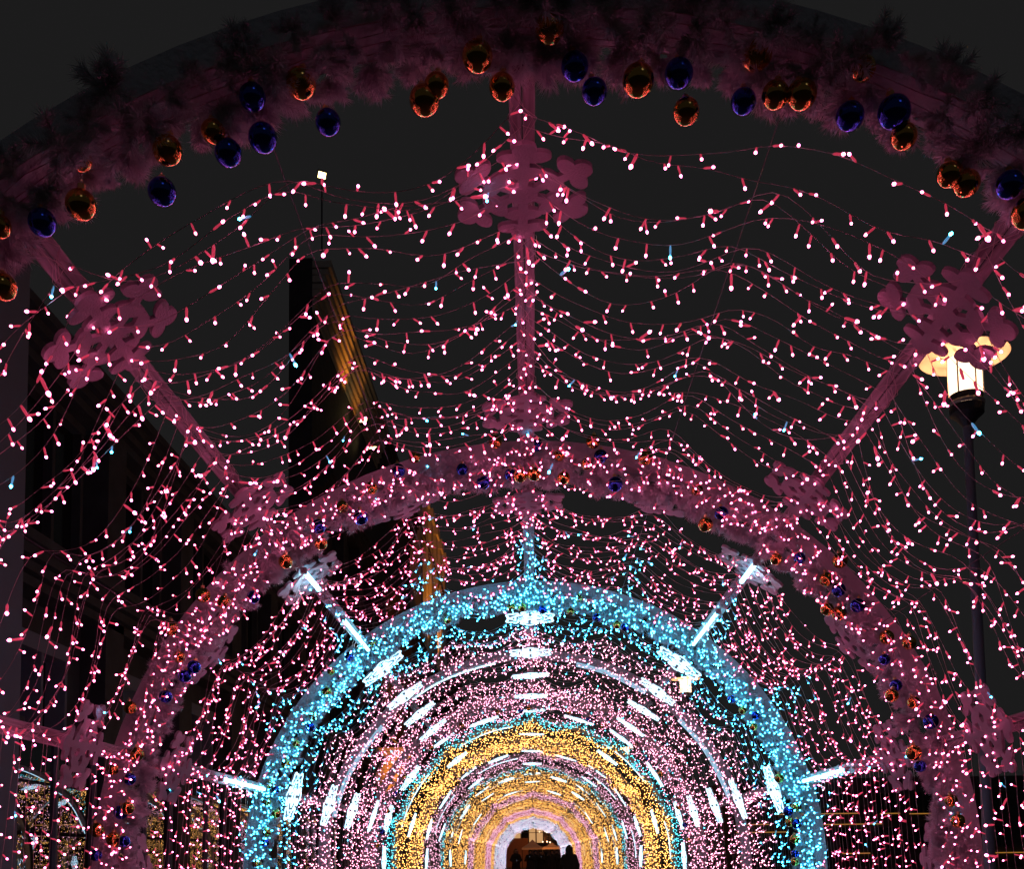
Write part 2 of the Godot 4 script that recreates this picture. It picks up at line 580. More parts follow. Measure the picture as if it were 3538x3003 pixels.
func make_net(n: int, side: int, row: int) -> void:
	var z0 := arch_z(n) - (0.22 if n == 0 else 0.2)
	var z1 := arch_z(n + 1) + 0.2
	var where: String = ["overhead between ridge beam and upper %s beam", "on the slope between upper and lower %s beams", "hanging as a curtain below the lower %s beam"][row] % ("right" if side > 0 else "left")
	var word := colour_word((z0 + z1) * 0.5)
	var label := "%s fairy light net %s, %s bay" % [word, where, ORD[n]]
	var o := thing("light_net", label, "light net", Vector3.ZERO, "fairy light nets lining the tunnel")
	var near := n < 2
	var step := 0.055 if n < 3 else (0.08 if n < 6 else 0.16)
	var by := {}
	var joined := Buf.new()
	var single := 0
	var z := z0
	var si := 0
	while z > z1:
		var path := strand_path(side, row, z + rng.randf_range(-0.02, 0.02), n, step)
		if n < 9:
			if n < 3:
				var b := Buf.new()
				b.tube(path, 0.0012)
				part("wire", b.mesh(M.clear_cable), o)
			else:
				joined.tube(path, 0.0015)
		var acc := rng.randf_range(0.0, 0.1)
		for k in path.size() - 1:
			acc += path[k].distance_to(path[k + 1])
			if acc < 0.0: continue
			acc -= 0.092 * rng.randf_range(0.6, 1.5)
			if rng.randf() < 0.03: continue
			var dir := (path[k + 1] - path[k]).normalized()
			var d := (Vector3(rng.randf_range(-1, 1), rng.randf_range(-1, 1), rng.randf_range(-1, 1)) * 0.8 + Vector3(0, -0.55, 0) + dir * rng.randf_range(-0.5, 0.5))
			if row == 2: d += Vector3(-side * 0.6, 0.25, 0.3)
			var size := rng.randf_range(0.82, 1.15) if rng.randf() > 0.06 else rng.randf_range(1.3, 1.6)
			var t := Transform3D(facing(d).scaled(Vector3.ONE * size), path[k].lerp(path[k + 1], rng.randf()))
			var h := hue(z)
			# in the second bay the cyan strings run forward along the beams
			var along := 2.0 * k / (path.size() - 1)
			if row < 2 and h == "pink" and z < -7.75 and absf(along - roundf(along)) < 0.13 * (-z - 7.5) and rng.randf() < 0.8: h = "cyan"
			if not by.has(h): by[h] = []
			by[h].append(t)
		z -= 0.098
		si += 1
	if row < 2 and n < 9:
		var sup := Buf.new()
		var line := PackedVector3Array()
		for k in 16:
			line.append(on_arch(90.0 + side * ([71.5, 35.0][row] - 90.0), 2.575 - 0.05 * sin(PI * k / 15.0) + rng.randf_range(-0.006, 0.006), lerpf(arch_z(n), arch_z(n + 1), k / 15.0)))
		sup.tube(line, 0.0018, 4)
		part("support_cable", sup.mesh(M.black_iron), o)
	if joined.v.size(): part("wires", joined.mesh(M.clear_cable), o, Transform3D(), true)
	for h in by:
		var list: Array = by[h]
		if near:
			var rest := []
			for t in list:
				# the bulbs that show largest: nearest ones above the lower edge of the picture
				if single < 300 and t.origin.y > 1.2:
					single += 1
					part("bulb", bulb_near[h], o, t)
				else:
					rest.append(t)
			list = rest
		multi("bulbs", bulb_near[h] if n < 4 else bulb_far[h], list, o)

func make_beam(n: int, deg: float) -> void:
	var z0 := arch_z(n) - 0.103
	var z1 := arch_z(n + 1) + 0.103
	var l := z0 - z1
	var o := thing("beam", "%s boards %s, %s bay" % ["white painted twin" if n < 3 else "pale twin", side_word(deg).replace("on the ", "of the "), ORD[n]], "beam", Vector3.ZERO, "lengthwise beams of the tunnel")
	o.set_meta("kind", "thing")
	var a := deg_to_rad(deg)
	var out := Vector3(cos(a), sin(a), 0)
	var tang := Vector3(-sin(a), cos(a), 0)
	o.transform = Transform3D(Basis(tang, out, Vector3(0, 0, 1) * 1.0), on_arch(deg, 2.61, (z0 + z1) * 0.5))
	for s in [-1, 1]:
		var b := Buf.new()
		var c := 0.004
		var prof := [Vector2(0.0018, -0.025 + c), Vector2(0.0018 + c, -0.025), Vector2(0.043 - c, -0.025), Vector2(0.043, -0.025 + c), Vector2(0.043, 0.025), Vector2(0.0018, 0.025)]
		for k in prof.size():
			var p: Vector2 = prof[k]
			var q: Vector2 = prof[(k + 1) % prof.size()]
			b.quad(Vector3(p.x * s, p.y, l * 0.5), Vector3(q.x * s, q.y, l * 0.5), Vector3(q.x * s, q.y, -l * 0.5), Vector3(p.x * s, p.y, -l * 0.5))
		part("board", b.mesh(M.painted_wood), o)
	if n < 3:
		var w := Buf.new()
		for j in 4:
			var pts := PackedVector3Array()
			var ph := rng.randf() * 900.0
			for k in 60:
				var zz := l * (0.5 - k / 59.0)
				pts.append(Vector3(clampf(noise.get_noise_2d(k * 16.0, ph) * 0.11, -0.05, 0.05), -0.031 - 0.02 * absf(noise.get_noise_2d(k * 25.0, ph + 400.0)), zz))
			w.tube(pts, 0.0014)
		part("wire", w.mesh(M.clear_cable), o, Transform3D(), true)

# ---------- baubles
func baubles(n: int, blue: bool, list: Array) -> void:
	var col := "blue" if blue else "copper"
	var m := SphereMesh.new()
	m.radius = 0.043; m.height = 0.086; m.radial_segments = 28; m.rings = 14
	m.material = M.blue_glass if blue else M.copper_glass
	var cap := Buf.new()
	cap.lathe([[0.0, 0.056], [0.011, 0.055], [0.012, 0.041], [0.0135, 0.0395]], 10)
	var loop := PackedVector3Array()
	for k in 8: loop.append(Vector3(cos(TAU * k / 8) * 0.007, 0.06 + sin(TAU * k / 8) * 0.007, 0))
	cap.tube(loop, 0.0012, 3, true)
	var cm := cap.mesh(M.gold_cap)
	var left := []
	var right := []
	for p in list:
		if p[0] >= 90.0: left.append(p)
		else: right.append(p)
	left.sort_custom(func(a, b): return a[0] < b[0])
	right.sort_custom(func(a, b): return a[0] > b[0])
	var garland: String = "nearest unlit" if n == 0 else "%s %s lit" % [ORD[n], colour_word(arch_z(n))]
	for s in 2:
		var side: Array = left if s == 0 else right
		for k in side.size():
			var o := thing("bauble", "%s glossy %s bauble %s of the crown on %s garland" % [NTH[k], col, ["left", "right"][s], garland], "bauble", Vector3.ZERO, "%s baubles on the garlands" % col)
			o.position = on_arch(side[k][0], side[k][1] * 0.965 if n == 0 else side[k][1] - 0.02, arch_z(n) + (0.0 if n == 0 else 0.2) + rng.randf_range(-0.03, 0.03))
			if n == 0: o.position.z += 0.5 * (side[k][1] - 2.5)
			elif side[k][1] > 2.62: o.position.z += 0.08
			o.rotation = Vector3(rng.randf_range(-0.2, 0.2), rng.randf() * TAU, rng.randf_range(-0.2, 0.2))
			o.scale = Vector3.ONE * rng.randf_range(0.82, 1.12)
			part("ball", m, o)
			part("cap", cm, o)

# ---------- street lamps
func make_lamp(k: int) -> void:
	var z := -12.9 - 24.4 * k
	var names := ["large street lamp behind the upper right beam, glowing cream", "street lamp seen through the rose lights at upper right", "distant street lamp above the gold lights on the right", "farthest street lamp on the right, above the gold lights"]
	var o := thing("street_lamp", names[k], "street lamp", Vector3(5.45, 0, z), "street lamps along the right side")
	var b := Buf.new()
	b.lathe([[0.16, 0.0], [0.16, 0.5], [0.1, 0.6], [0.07, 0.9], [0.055, 6.7]], 14)
	part("pole", b.mesh(M.grey_iron, true), o)
	var base := Buf.new()
	base.lathe([[0.055, 6.7], [0.13, 6.8], [0.2, 6.86], [0.205, 6.96], [0.17, 6.965]], 24)
	part("lamp_base", base.mesh(M.black_iron), o)
	var ring := Buf.new()
	ring.lathe([[0.206, 6.96], [0.215, 6.98], [0.215, 7.0], [0.206, 7.015], [0.17, 7.016]], 28)
	part("ring", ring.mesh(M.lamp_enamel), o)
	var collar := Buf.new()
	collar.lathe([[0.197, 7.016], [0.2, 7.1], [0.17, 7.101]], 24)
	part("collar", collar.mesh(M.black_iron), o)
	var g := Buf.new()
	g.lathe([[0.0, -0.24], [0.17, -0.24], [0.19, -0.235], [0.195, 0.0], [0.195, 0.235], [0.17, 0.24], [0.0, 0.24]], 36)
	part("lamp_glass", g.mesh(M.lamp_glow, false), o, Transform3D(Basis(), Vector3(0, 7.34, 0)))
	var bars := Buf.new()
	for j in 6:
		var a := TAU * j / 6.0 + 0.3
		bars.box(Vector3(-0.008, 7.1, -0.008), Vector3(0.008, 7.6, 0.008), Transform3D(Basis(), Vector3(cos(a) * 0.2, 0, sin(a) * 0.2)))
	part("glass_bar", bars.mesh(M.lamp_enamel), o)
	var sh := Buf.new()
	sh.lathe([[0.19, 7.585], [0.28, 7.62], [0.42, 7.64], [0.5, 7.615], [0.525, 7.59], [0.535, 7.6], [0.525, 7.63], [0.42, 7.68], [0.3, 7.78], [0.18, 7.92], [0.06, 7.98], [0.0, 7.99]], 40)
	part("lamp_shade", sh.mesh(M.lamp_enamel, true), o)
	var l := OmniLight3D.new()
	l.name = "lamp_light"
	l.light_color = Color(1, 0.67, 0.43)
	l.light_energy = 3.2
	l.light_size = 0.1
	l.omni_range = 40.0
	l.omni_attenuation = 2.0
	l.shadow_enabled = true
	l.position = Vector3(0, 7.34, 0)
	o.add_child(l)

# ---------- people
func person_mesh(pose: int) -> ArrayMesh:
	var h: float = [1.8, 1.74, 1.7, 1.76, 1.72, 1.66][pose % 6]
	var k := h / 1.75
	var bones := [
		[Vector3(0, 1.62, 0.01), Vector3(0, 1.66, 0), 0.098, 0.1], [Vector3(0, 1.4, -0.01), Vector3(0, 1.55, 0), 0.062, 0.058],
		[Vector3(-0.15, 1.4, -0.01), Vector3(0.15, 1.4, -0.01), 0.085, 0.085], [Vector3(-0.09, 1.36, 0), Vector3(-0.09, 1.0, 0), 0.13, 0.135], [Vector3(0.09, 1.36, 0), Vector3(0.09, 1.0, 0), 0.13, 0.135],
		[Vector3(-0.08, 1.0, 0), Vector3(-0.1, 0.62, 0), 0.14, 0.16], [Vector3(0.08, 1.0, 0), Vector3(0.1, 0.62, 0), 0.14, 0.16],
		[Vector3(-0.1, 0.9, 0), Vector3(-0.11, 0.48, 0.015), 0.09, 0.06], [Vector3(-0.11, 0.48, 0.015), Vector3(-0.115, 0.09, -0.015), 0.058, 0.045], [Vector3(-0.115, 0.05, -0.02), Vector3(-0.125, 0.04, 0.14), 0.05, 0.042],
		[Vector3(0.1, 0.9, 0), Vector3(0.12, 0.48, 0.02), 0.09, 0.06], [Vector3(0.12, 0.48, 0.02), Vector3(0.12, 0.09, -0.01), 0.058, 0.045], [Vector3(0.12, 0.05, -0.015), Vector3(0.13, 0.04, 0.145), 0.05, 0.042],
		[Vector3(0, 1.63, 0.09), Vector3(0, 1.605, 0.112), 0.02, 0.016],
	]
	for s in [-1, 1]:
		var sh := Vector3(0.2 * s, 1.39, -0.01)
		var el := Vector3(0.29 * s, 1.12, -0.03)
		var ha := Vector3(0.3 * s, 0.86, 0.05)
		if pose in [1, 2] or (pose == 4 and s == 1):
			el = Vector3(0.3 * s, 1.14, 0.06)
			ha = Vector3(0.07 * s, 1.3, 0.3)
		elif pose == 0:
			el = Vector3(0.31 * s, 1.13, -0.04)
			ha = Vector3(0.17 * s, 1.0, 0.17)
		bones.append([sh, el, 0.075, 0.06])
		bones.append([el, ha, 0.058, 0.042])
		bones.append([ha, ha + (ha - el).normalized() * 0.1, 0.042, 0.036])
	if pose in [0, 3]:
		bones.append([Vector3(0, 1.66, -0.03), Vector3(0, 1.74, -0.04), 0.125, 0.07])
		bones.append([Vector3(0, 1.5, -0.06), Vector3(0, 1.62, -0.05), 0.13, 0.12])
	var cell := 0.03
	var lo := Vector3(-0.48, -0.03, -0.27)
	var nx := 33; var ny := 64; var nz := 24
	var field := PackedFloat32Array()
	field.resize(nx * ny * nz)
	field.fill(1.0)
	for b in bones:
		var pa: Vector3 = b[0]
		var pb: Vector3 = b[1]
		var ra: float = b[2]
		var rb: float = b[3]
		var reach := maxf(ra, rb) + 0.09
		var mn := (pa.min(pb) - Vector3.ONE * reach - lo) / cell
		var mx := (pa.max(pb) + Vector3.ONE * reach - lo) / cell
		var ab := pb - pa
		var inv := 1.0 / maxf(ab.length_squared(), 1e-6)
		for y in range(maxi(0, int(mn.y)), mini(ny, int(mx.y) + 2)):
			for zz in range(maxi(0, int(mn.z)), mini(nz, int(mx.z) + 2)):
				for x in range(maxi(0, int(mn.x)), mini(nx, int(mx.x) + 2)):
					var p := lo + Vector3(x, y, zz) * cell
					var t := clampf((p - pa).dot(ab) * inv, 0.0, 1.0)
					var d := p.distance_to(pa + ab * t) - lerpf(ra, rb, t)
					var at := (y * nz + zz) * nx + x
					var f := field[at]
					var hh := maxf(0.05 - absf(f - d), 0.0) / 0.05
					field[at] = minf(f, d) - hh * hh * 0.0125
	var buf := Buf.new()
	var index := {}
	var cols := PackedColorArray()
	for y in ny - 1:
		for zz in nz - 1:
			for x in nx - 1:
				var sum := Vector3.ZERO
				var cnt := 0
				var corner := []
				var mask := 0
				for q in 8:
					var f := field[((y + (q >> 1 & 1)) * nz + zz + (q >> 2)) * nx + x + (q & 1)]
					corner.append(f)
					if f < 0.0: mask |= 1 << q
				if mask == 0 or mask == 255: continue
				for e in [[0, 1], [2, 3], [4, 5], [6, 7], [0, 2], [1, 3], [4, 6], [5, 7], [0, 4], [1, 5], [2, 6], [3, 7]]:
					var f0: float = corner[e[0]]
					var f1: float = corner[e[1]]
					if (f0 < 0.0) == (f1 < 0.0): continue
					var t := f0 / (f0 - f1)
					var q0 := Vector3(e[0] & 1, e[0] >> 1 & 1, e[0] >> 2)
					var q1 := Vector3(e[1] & 1, e[1] >> 1 & 1, e[1] >> 2)
					sum += q0.lerp(q1, t)
					cnt += 1
				index[(y * nz + zz) * nx + x] = buf.v.size()
				var v := lo + (Vector3(x, y, zz) + sum / cnt) * cell
				buf.v.append(v * k)
				var face := v.y > 1.53 and v.z > 0.045
				cols.append(Color(0.25, 0.15, 0.11) if face else Color(0.018, 0.017, 0.02))
	buf.c = cols
	for y in range(1, ny - 1):
		for zz in range(1, nz - 1):
			for x in range(1, nx - 1):
				var f := field[(y * nz + zz) * nx + x] < 0.0
				for ax in 3:
					var o: Vector3i = [Vector3i(1, 0, 0), Vector3i(0, 1, 0), Vector3i(0, 0, 1)][ax]
					var g := field[((y + o.y) * nz + zz + o.z) * nx + x + o.x] < 0.0
					if f == g: continue
					var u: Vector3i = [Vector3i(0, 1, 0), Vector3i(0, 0, 1), Vector3i(1, 0, 0)][ax]
					var w: Vector3i = [Vector3i(0, 0, 1), Vector3i(1, 0, 0), Vector3i(0, 1, 0)][ax]
					var ids := []
					for c in [Vector3i.ZERO, u, u + w, w]:
						ids.append(index.get(((y - c.y) * nz + zz - c.z) * nx + x - c.x, -1))
					if -1 in ids: continue
					if f: ids.reverse()
					for e in [0, 1, 2, 0, 2, 3]: buf.i.append(ids[e])
	var m := StandardMaterial3D.new()
	m.resource_name = "clothing"
	m.vertex_color_use_as_albedo = true
	m.roughness = 0.9
	return buf.mesh(m, true)

func add_person(pose: int, at: Vector3, turn: float, label: String) -> void:
	var o := thing("person", label, "person", at, "people at the far end of the tunnel")
	o.rotation.y = turn
	part("body", person_mesh(pose), o)
	var k: float = [1.8, 1.74, 1.7, 1.76, 1.72, 1.66][pose % 6] / 1.75
	if not pose in [0, 3]:
		var b := Buf.new()
		b.lathe([[0.108, 0.0], [0.112, 0.03], [0.1, 0.075], [0.06, 0.105], [0.0, 0.115]], 16)
		part("hat" if pose % 2 == 0 else "hair", b.mesh(M.hair, true), o, Transform3D(Basis.from_euler(Vector3(-0.2, 0, 0)), Vector3(0, 1.665, -0.012) * k))
	if pose in [1, 2, 0]:
		var ph := Buf.new()
		ph.box(Vector3(-0.036, -0.07, -0.004), Vector3(0.036, 0.07, 0.004))
		var s := Buf.new()
		s.box(Vector3(-0.008, 0.045, 0.0045), Vector3(0.008, 0.06, 0.007))
		var p := thing("phone", ("small phone with a bluish light held by the %s" % ["hooded person at left", "person second from left", "person in the middle of the group"][pose]) if at.x < 1.3 else "small phone with a bluish light held by the rightmost slim figure", "phone")
		p.transform = o.transform * Transform3D(Basis(), Vector3(0, 1.33, 0.4) * k if pose > 0 else Vector3(0, 1.06, 0.3) * k)
		part("case", ph.mesh(M.black_iron), p)
		part("phone_light", s.mesh(M.phone_glow), p)

func flood(at: Vector3, towards: Vector3, energy: float, angle: float, label: String, c := Color(1, 0.62, 0.22), mast := 0.0) -> void:
	var o := thing("floodlight", label, "floodlight", at, "small floodlights on the dark facade")
	var b := Buf.new()
	b.box(Vector3(-0.16, -0.13, -0.02), Vector3(0.16, 0.13, 0.12))
	var g := Buf.new()
	g.box(Vector3(-0.13, -0.1, -0.035), Vector3(0.13, 0.1, -0.022))
	o.look_at_from_position(at, towards, Vector3(0.1, 1, 0.05).normalized())
	part("housing", b.mesh(M.black_iron), o)
	part("lamp_face", g.mesh(M.flood_glow), o)
	var br := Buf.new()
	if mast > 0.0:
		br.tube(PackedVector3Array([Vector3.ZERO, o.basis.inverse() * Vector3(0, -mast, 0)]), 0.03, 6)
	else:
		br.box(Vector3(-0.02, -0.35, 0.03), Vector3(0.02, -0.13, 0.07))
	part("bracket", br.mesh(M.black_iron), o)
	var l := SpotLight3D.new()
	l.name = "flood_light"
	l.light_color = c
	l.light_energy = energy
	l.light_size = 0.1
	l.spot_angle = angle
	l.spot_range = 40.0
	l.spot_attenuation = 2.0
	l.shadow_enabled = true
	l.position = Vector3(0, 0, -0.06)
	o.add_child(l)

func left_building() -> void:
	var o := thing("building", "long dark stone facade with shop windows left of the tunnel", "building", Vector3(-7, 0, 0))
	var w := Buf.new()
	w.box(Vector3(-8, 0, -35.0), Vector3(-0.3, 9.0, -12.95))
	w.box(Vector3(-8, 0, -112), Vector3(-0.3, 8.99, -35.0))
	w.box(Vector3(-1.1, 8.99, -112), Vector3(-0.3, 22.1, -35.0))
	part("wall", w.mesh(M.facade_stone), o)
	var c := Buf.new()
	c.box(Vector3(-3, 0, -12.9), Vector3(0.7, 9.2, -4.5))
	part("corner_pier", c.mesh(M.grey_plaster), o)
	var k := 0
	var z := -13.3
	while z > -108.0:
		var p := Buf.new()
		p.box(Vector3(-0.3, 0, z - 0.75), Vector3(0.12, 8.5 if z > -35.5 else 14.0, z))
		p.box(Vector3(-0.3, 3.3, z - 0.85), Vector3(0.16, 3.45, z + 0.1))
		part("pilaster", p.mesh(M.facade_stone), o)
		# shop window with glazing bars, and a framed transom opening above it
		var za := z - 0.8
		var zb := z - 3.55
		var wi := part("window", (func():
			var f := Buf.new()
			f.box(Vector3(-0.28, 0.3, zb), Vector3(0.04, 0.42, za))
			f.box(Vector3(-0.28, 3.2, zb), Vector3(0.04, 3.32, za))
			for j in 3:
				var zz: float = lerpf(za, zb, j / 2.0)
				f.box(Vector3(-0.28, 0.42, zz - 0.03), Vector3(0.03, 3.2, zz + 0.03))
			return f.mesh(M.grey_plaster)).call(), o)
		for j in 2:
			var g := Buf.new()
			g.box(Vector3(-0.2, 0.42, lerpf(za, zb, (j + 1) / 2.0) + 0.035), Vector3(-0.02, 3.2, lerpf(za, zb, j / 2.0) - 0.035))
			part("pane", g.mesh(M.shop_glass), wi)
		var tf := Buf.new()
		tf.box(Vector3(-0.28, 4.45, z - 2.3), Vector3(0.1, 4.68, z - 0.8))
		for zz in [-0.82, -1.5, -2.28]:
			tf.box(Vector3(-0.28, 3.35, z + zz - 0.035), Vector3(0.08, 4.45, z + zz + 0.035))
		var tw := part("window", tf.mesh(M.grey_plaster), o)
		var tp := Buf.new()
		tp.box(Vector3(-0.27, 3.36, z - 2.24), Vector3(-0.22, 4.44, z - 0.86))
		part("pane", tp.mesh(M.green_window_glow if k == 1 else M.dark_glass), tw)
		if k < 20:
			for fl in (1 if z > -36.0 else 2):
				var y := 6.0 + fl * 3.9
				var uf := Buf.new()
				for e in [[y, y + 0.14], [y + 2.3, y + 2.44]]:
					uf.box(Vector3(-0.29, e[0], z - 3.2), Vector3(-0.1, e[1], z - 1.1))
				for zz in [-1.15, -2.15, -3.15]:
					uf.box(Vector3(-0.29, y + 0.14, z + zz - 0.05), Vector3(-0.12, y + 2.3, z + zz + 0.05))
				var uw := part("window", uf.mesh(M.facade_stone), o)
				var up := Buf.new()
				up.box(Vector3(-0.295, y + 0.14, z - 3.1), Vector3(-0.26, y + 2.3, z - 1.2))
				part("pane", up.mesh(M.dark_glass), uw)
		z -= 3.62
		k += 1
	for hh in [5.3, 14.0]:
		var cr := Buf.new()
		for j in 4:
			cr.box(Vector3(-0.3, hh + j * 0.16, -112), Vector3(0.12 + 0.1 * j, hh + j * 0.16 + 0.14, -13.0 if hh < 6.0 else -35.0))
			if hh > 6.0: cr.box(Vector3(-0.3, 8.5 + j * 0.16, -34.99), Vector3(0.12 + 0.1 * j, 8.64 + j * 0.16, -13.0))
		part("cornice", cr.mesh(M.facade_stone), o)
	var top := Buf.new()
	var plain := Buf.new()
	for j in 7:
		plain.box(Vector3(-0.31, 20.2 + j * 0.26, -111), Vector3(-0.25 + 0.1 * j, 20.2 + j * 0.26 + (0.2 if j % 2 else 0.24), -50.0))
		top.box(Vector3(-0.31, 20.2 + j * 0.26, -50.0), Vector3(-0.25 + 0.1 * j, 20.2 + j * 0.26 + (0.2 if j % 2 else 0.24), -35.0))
	part("cornice", plain.mesh(M.facade_stone), o)  # dark copy of the cornice outside the floodlit stretch
	part("cornice", top.mesh(M.floodlit_pale_stone), o)  # paler only along the gold floodlit stretch: lighting put into the stone colour
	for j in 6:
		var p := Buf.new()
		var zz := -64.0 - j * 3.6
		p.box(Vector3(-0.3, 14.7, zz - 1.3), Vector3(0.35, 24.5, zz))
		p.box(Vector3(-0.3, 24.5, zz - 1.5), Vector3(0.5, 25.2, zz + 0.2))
		part("pilaster", p.mesh(M.floodlit_pale_stone), o)
	# boarded porch roof at the far end of the facade
	var roof := Buf.new()
	for j in 10:
		roof.box(Vector3(-0.3, 0, j * 0.3), Vector3(1.2, 0.05, j * 0.3 + 0.285), Transform3D(Basis(Vector3(0, 0, 1), -0.75), Vector3(0, 7.4, -51.0)))
	for j in 10:
		roof.box(Vector3(-0.3, 6.25 - j * 0.2, -51.2), Vector3(1.15 - j * 0.11, 6.43 - j * 0.2, -48.0))
	part("porch", roof.mesh(M.canvas), o)
	flood(Vector3(-6.7, 19.34, -42.3), Vector3(-6.97, 21.3, -39.4), 11.0, 20.0, "floodlight at lower end of the gold lit cornice", Color(1, 0.6, 0.2))
	flood(Vector3(-6.65, 19.05, -44.5), Vector3(-6.95, 21.2, -42.6), 3.0, 24.0, "lower floodlight just under the gold lit cornice", Color(1, 0.6, 0.2))
	flood(Vector3(-7.03, 25.3, -35.3), Vector3(-5.0, 18.0, -28.5), 0.5, 22.0, "lone floodlight on a roof mast high in the dark upper left", Color(1, 0.6, 0.2), 2.8)
	flood(Vector3(-5.2, 15.0, -67.0), Vector3(-6.8, 21.0, -70.0), 45.0, 50.0, "floodlight below the gold pilasters behind second bay", Color(1, 0.6, 0.22))
	flood(Vector3(-5.2, 15.0, -76.0), Vector3(-6.8, 21.0, -77.0), 45.0, 50.0, "farther floodlight below the gold pilasters", Color(1, 0.6, 0.22))
	flood(Vector3(-4.6, 3.6, -47.2), Vector3(-6.4, 6.2, -49.6), 70.0, 34.0, "floodlight under the gold lit porch at centre left", Color(1, 0.55, 0.16))

func right_building() -> void:
	var o := thing("building", "dark low building outlined with gold strings at lower right", "building", Vector3(0, 0, -82))
	var w := Buf.new()
	w.box(Vector3(15, 0, -10), Vector3(60, 7, 0))
	part("wall", w.mesh(M.facade_stone), o)
	for k in 12:
		var x := 20.3 + k * 2.9
		for y in [1.5, 4.1]:
			var f := Buf.new()
			f.box(Vector3(x - 0.05, y, 0.0), Vector3(x + 1.65, y + 0.1, 0.1))
			f.box(Vector3(x - 0.05, y + 1.7, 0.0), Vector3(x + 1.65, y + 1.8, 0.1))
			for j in 3: f.box(Vector3(x + j * 0.75, y + 0.1, 0), Vector3(x + j * 0.75 + 0.1, y + 1.7, 0.09))
			var wi := part("window", f.mesh(M.facade_stone), o)
			var p := Buf.new()
			p.box(Vector3(x, y + 0.1, 0.002), Vector3(x + 1.6, y + 1.7, 0.03))
			part("pane", p.mesh(M.dark_glass), wi)
	var runs := [[18.5, 24.8, 4.25], [26.5, 28.0, 4.2], [28.7, 33.6, 4.15], [15.5, 19.5, 2.9], [20.6, 26.6, 3.42], [15.5, 18.0, 3.5], [23.5, 25.6, 1.2], [29.5, 31.2, 1.15], [33.8, 38.0, 1.1]]
	for r in runs:
		var b := Buf.new()
		b.box(Vector3(r[0], r[2], 0.12), Vector3(r[1], r[2] + 0.07, 0.2))
		part("light_string", b.mesh(M.string_glow), o)

func far_end() -> void:
	var o := thing("building", "building with cream lit windows beyond the tunnel mouth", "building", Vector3(0, 0, -150))
	var w := Buf.new()
	w.box(Vector3(-14, 0, -8), Vector3(16, 11, 0))
	part("wall", w.mesh(M.brown_board), o)
	for k in 14:
		var x := -9.0 + k * 1.05
		var f := Buf.new()
		f.box(Vector3(x - 0.06, 3.0, 0), Vector3(x, 5.3, 0.18))
		f.box(Vector3(x, 3.0, 0), Vector3(x + 0.93, 3.1, 0.15))
		f.box(Vector3(x, 4.5, 0), Vector3(x + 0.93, 4.58, 0.15))
		var wi := part("window", f.mesh(M.brown_board), o)
		var p := Buf.new()
		p.box(Vector3(x + 0.03, 3.12, 0.01), Vector3(x + 0.9, 5.2, 0.05))
		part("pane", p.mesh(M.window_glow if k < 10 and k % 3 != 1 else M.dark_glass), wi)
	var c := Buf.new()
	c.box(Vector3(-14, 5.3, 0), Vector3(1.0, 5.6, 0.5))
	part("cornice", c.mesh(M.canvas), o)
	var b := thing("market_hut", "plain brown boarded hut just left beyond the tunnel mouth", "hut", Vector3(-2.1, 0, -124))
	for k in 17:
		var pl := Buf.new()
		pl.box(Vector3(-1.7, k * 0.2, -2.0), Vector3(1.5, k * 0.2 + 0.192, 0.0))
		part("plank", pl.mesh(M.brown_board), b)
	var t := 0
	for s in [[-0.1, 1.15, 3.1, -115.0], [1.9, 1.0, 2.75, -112.0]]:
		var e := thing("market_tent", ["cream market tent canopy at centre of the tunnel mouth", "cream market tent canopy at right of the tunnel mouth"][t], "tent", Vector3(s[0], 0, s[3]), "market tents beyond the tunnel")
		var cv := Buf.new()
		var hw: float = s[1]
		var y: float = s[2]
		var cs := [Vector3(-hw, 2.2, -hw), Vector3(hw, 2.2, -hw), Vector3(hw, 2.2, hw), Vector3(-hw, 2.2, hw)]
		for k in 4:
			var p: Vector3 = cs[k]
			var q: Vector3 = cs[(k + 1) % 4]
			var top := Vector3(0, y, 0)
			var pm := p.lerp(top, 0.5) - Vector3(0, 0.1, 0)
			var qm := q.lerp(top, 0.5) - Vector3(0, 0.1, 0)
			cv.tri(top, pm, qm)
			cv.quad(pm, p, q, qm)
			cv.quad(p, p - Vector3(0, 0.2, 0), q - Vector3(0, 0.2, 0), q)
		part("canopy", cv.mesh(M.canvas), e)
		for k in 4:
			var lg := Buf.new()
			lg.box(Vector3(-0.025, 0, -0.025), Vector3(0.025, 2.2, 0.025), Transform3D(Basis(), Vector3(cs[k].x * 0.97, 0, cs[k].z * 0.97)))
			part("leg", lg.mesh(M.black_iron), e)
		t += 1
	var spots := [Vector3(0.95, 2.75, -108), Vector3(1.4, 2.76, -108), Vector3(1.7, 2.7, -109), Vector3(0.7, 4.0, -119), Vector3(1.3, 4.05, -119), Vector3(1.75, 4.0, -118), Vector3(2.0, 3.8, -118), Vector3(1.5, 3.9, -118)]
	for k in spots.size():
		var g := SphereMesh.new()
		g.radius = 0.075; g.height = 0.15; g.radial_segments = 12; g.rings = 6
		g.material = M.lamp_glow
		var o2 := thing("globe_lamp", "%s warm globe lamp from the left among the market tents" % NTH[k], "lamp", spots[k], "globe lamps among the market tents")
		part("lamp_globe", g, o2)
		var cord := Buf.new()
		cord.tube(PackedVector3Array([Vector3(0, 0.075, 0), Vector3(0.01, 0.9, 0)]), 0.006)
		part("cord", cord.mesh(M.black_iron), o2)
		if k in [0, 4]:
			var l := OmniLight3D.new()
			l.name = "lamp_light"
			l.light_color = Color(1, 0.55, 0.25)
			l.light_energy = 7.0
			l.light_size = 0.06
			l.omni_range = 40.0
			l.omni_attenuation = 2.0
			l.shadow_enabled = true
			o2.add_child(l)

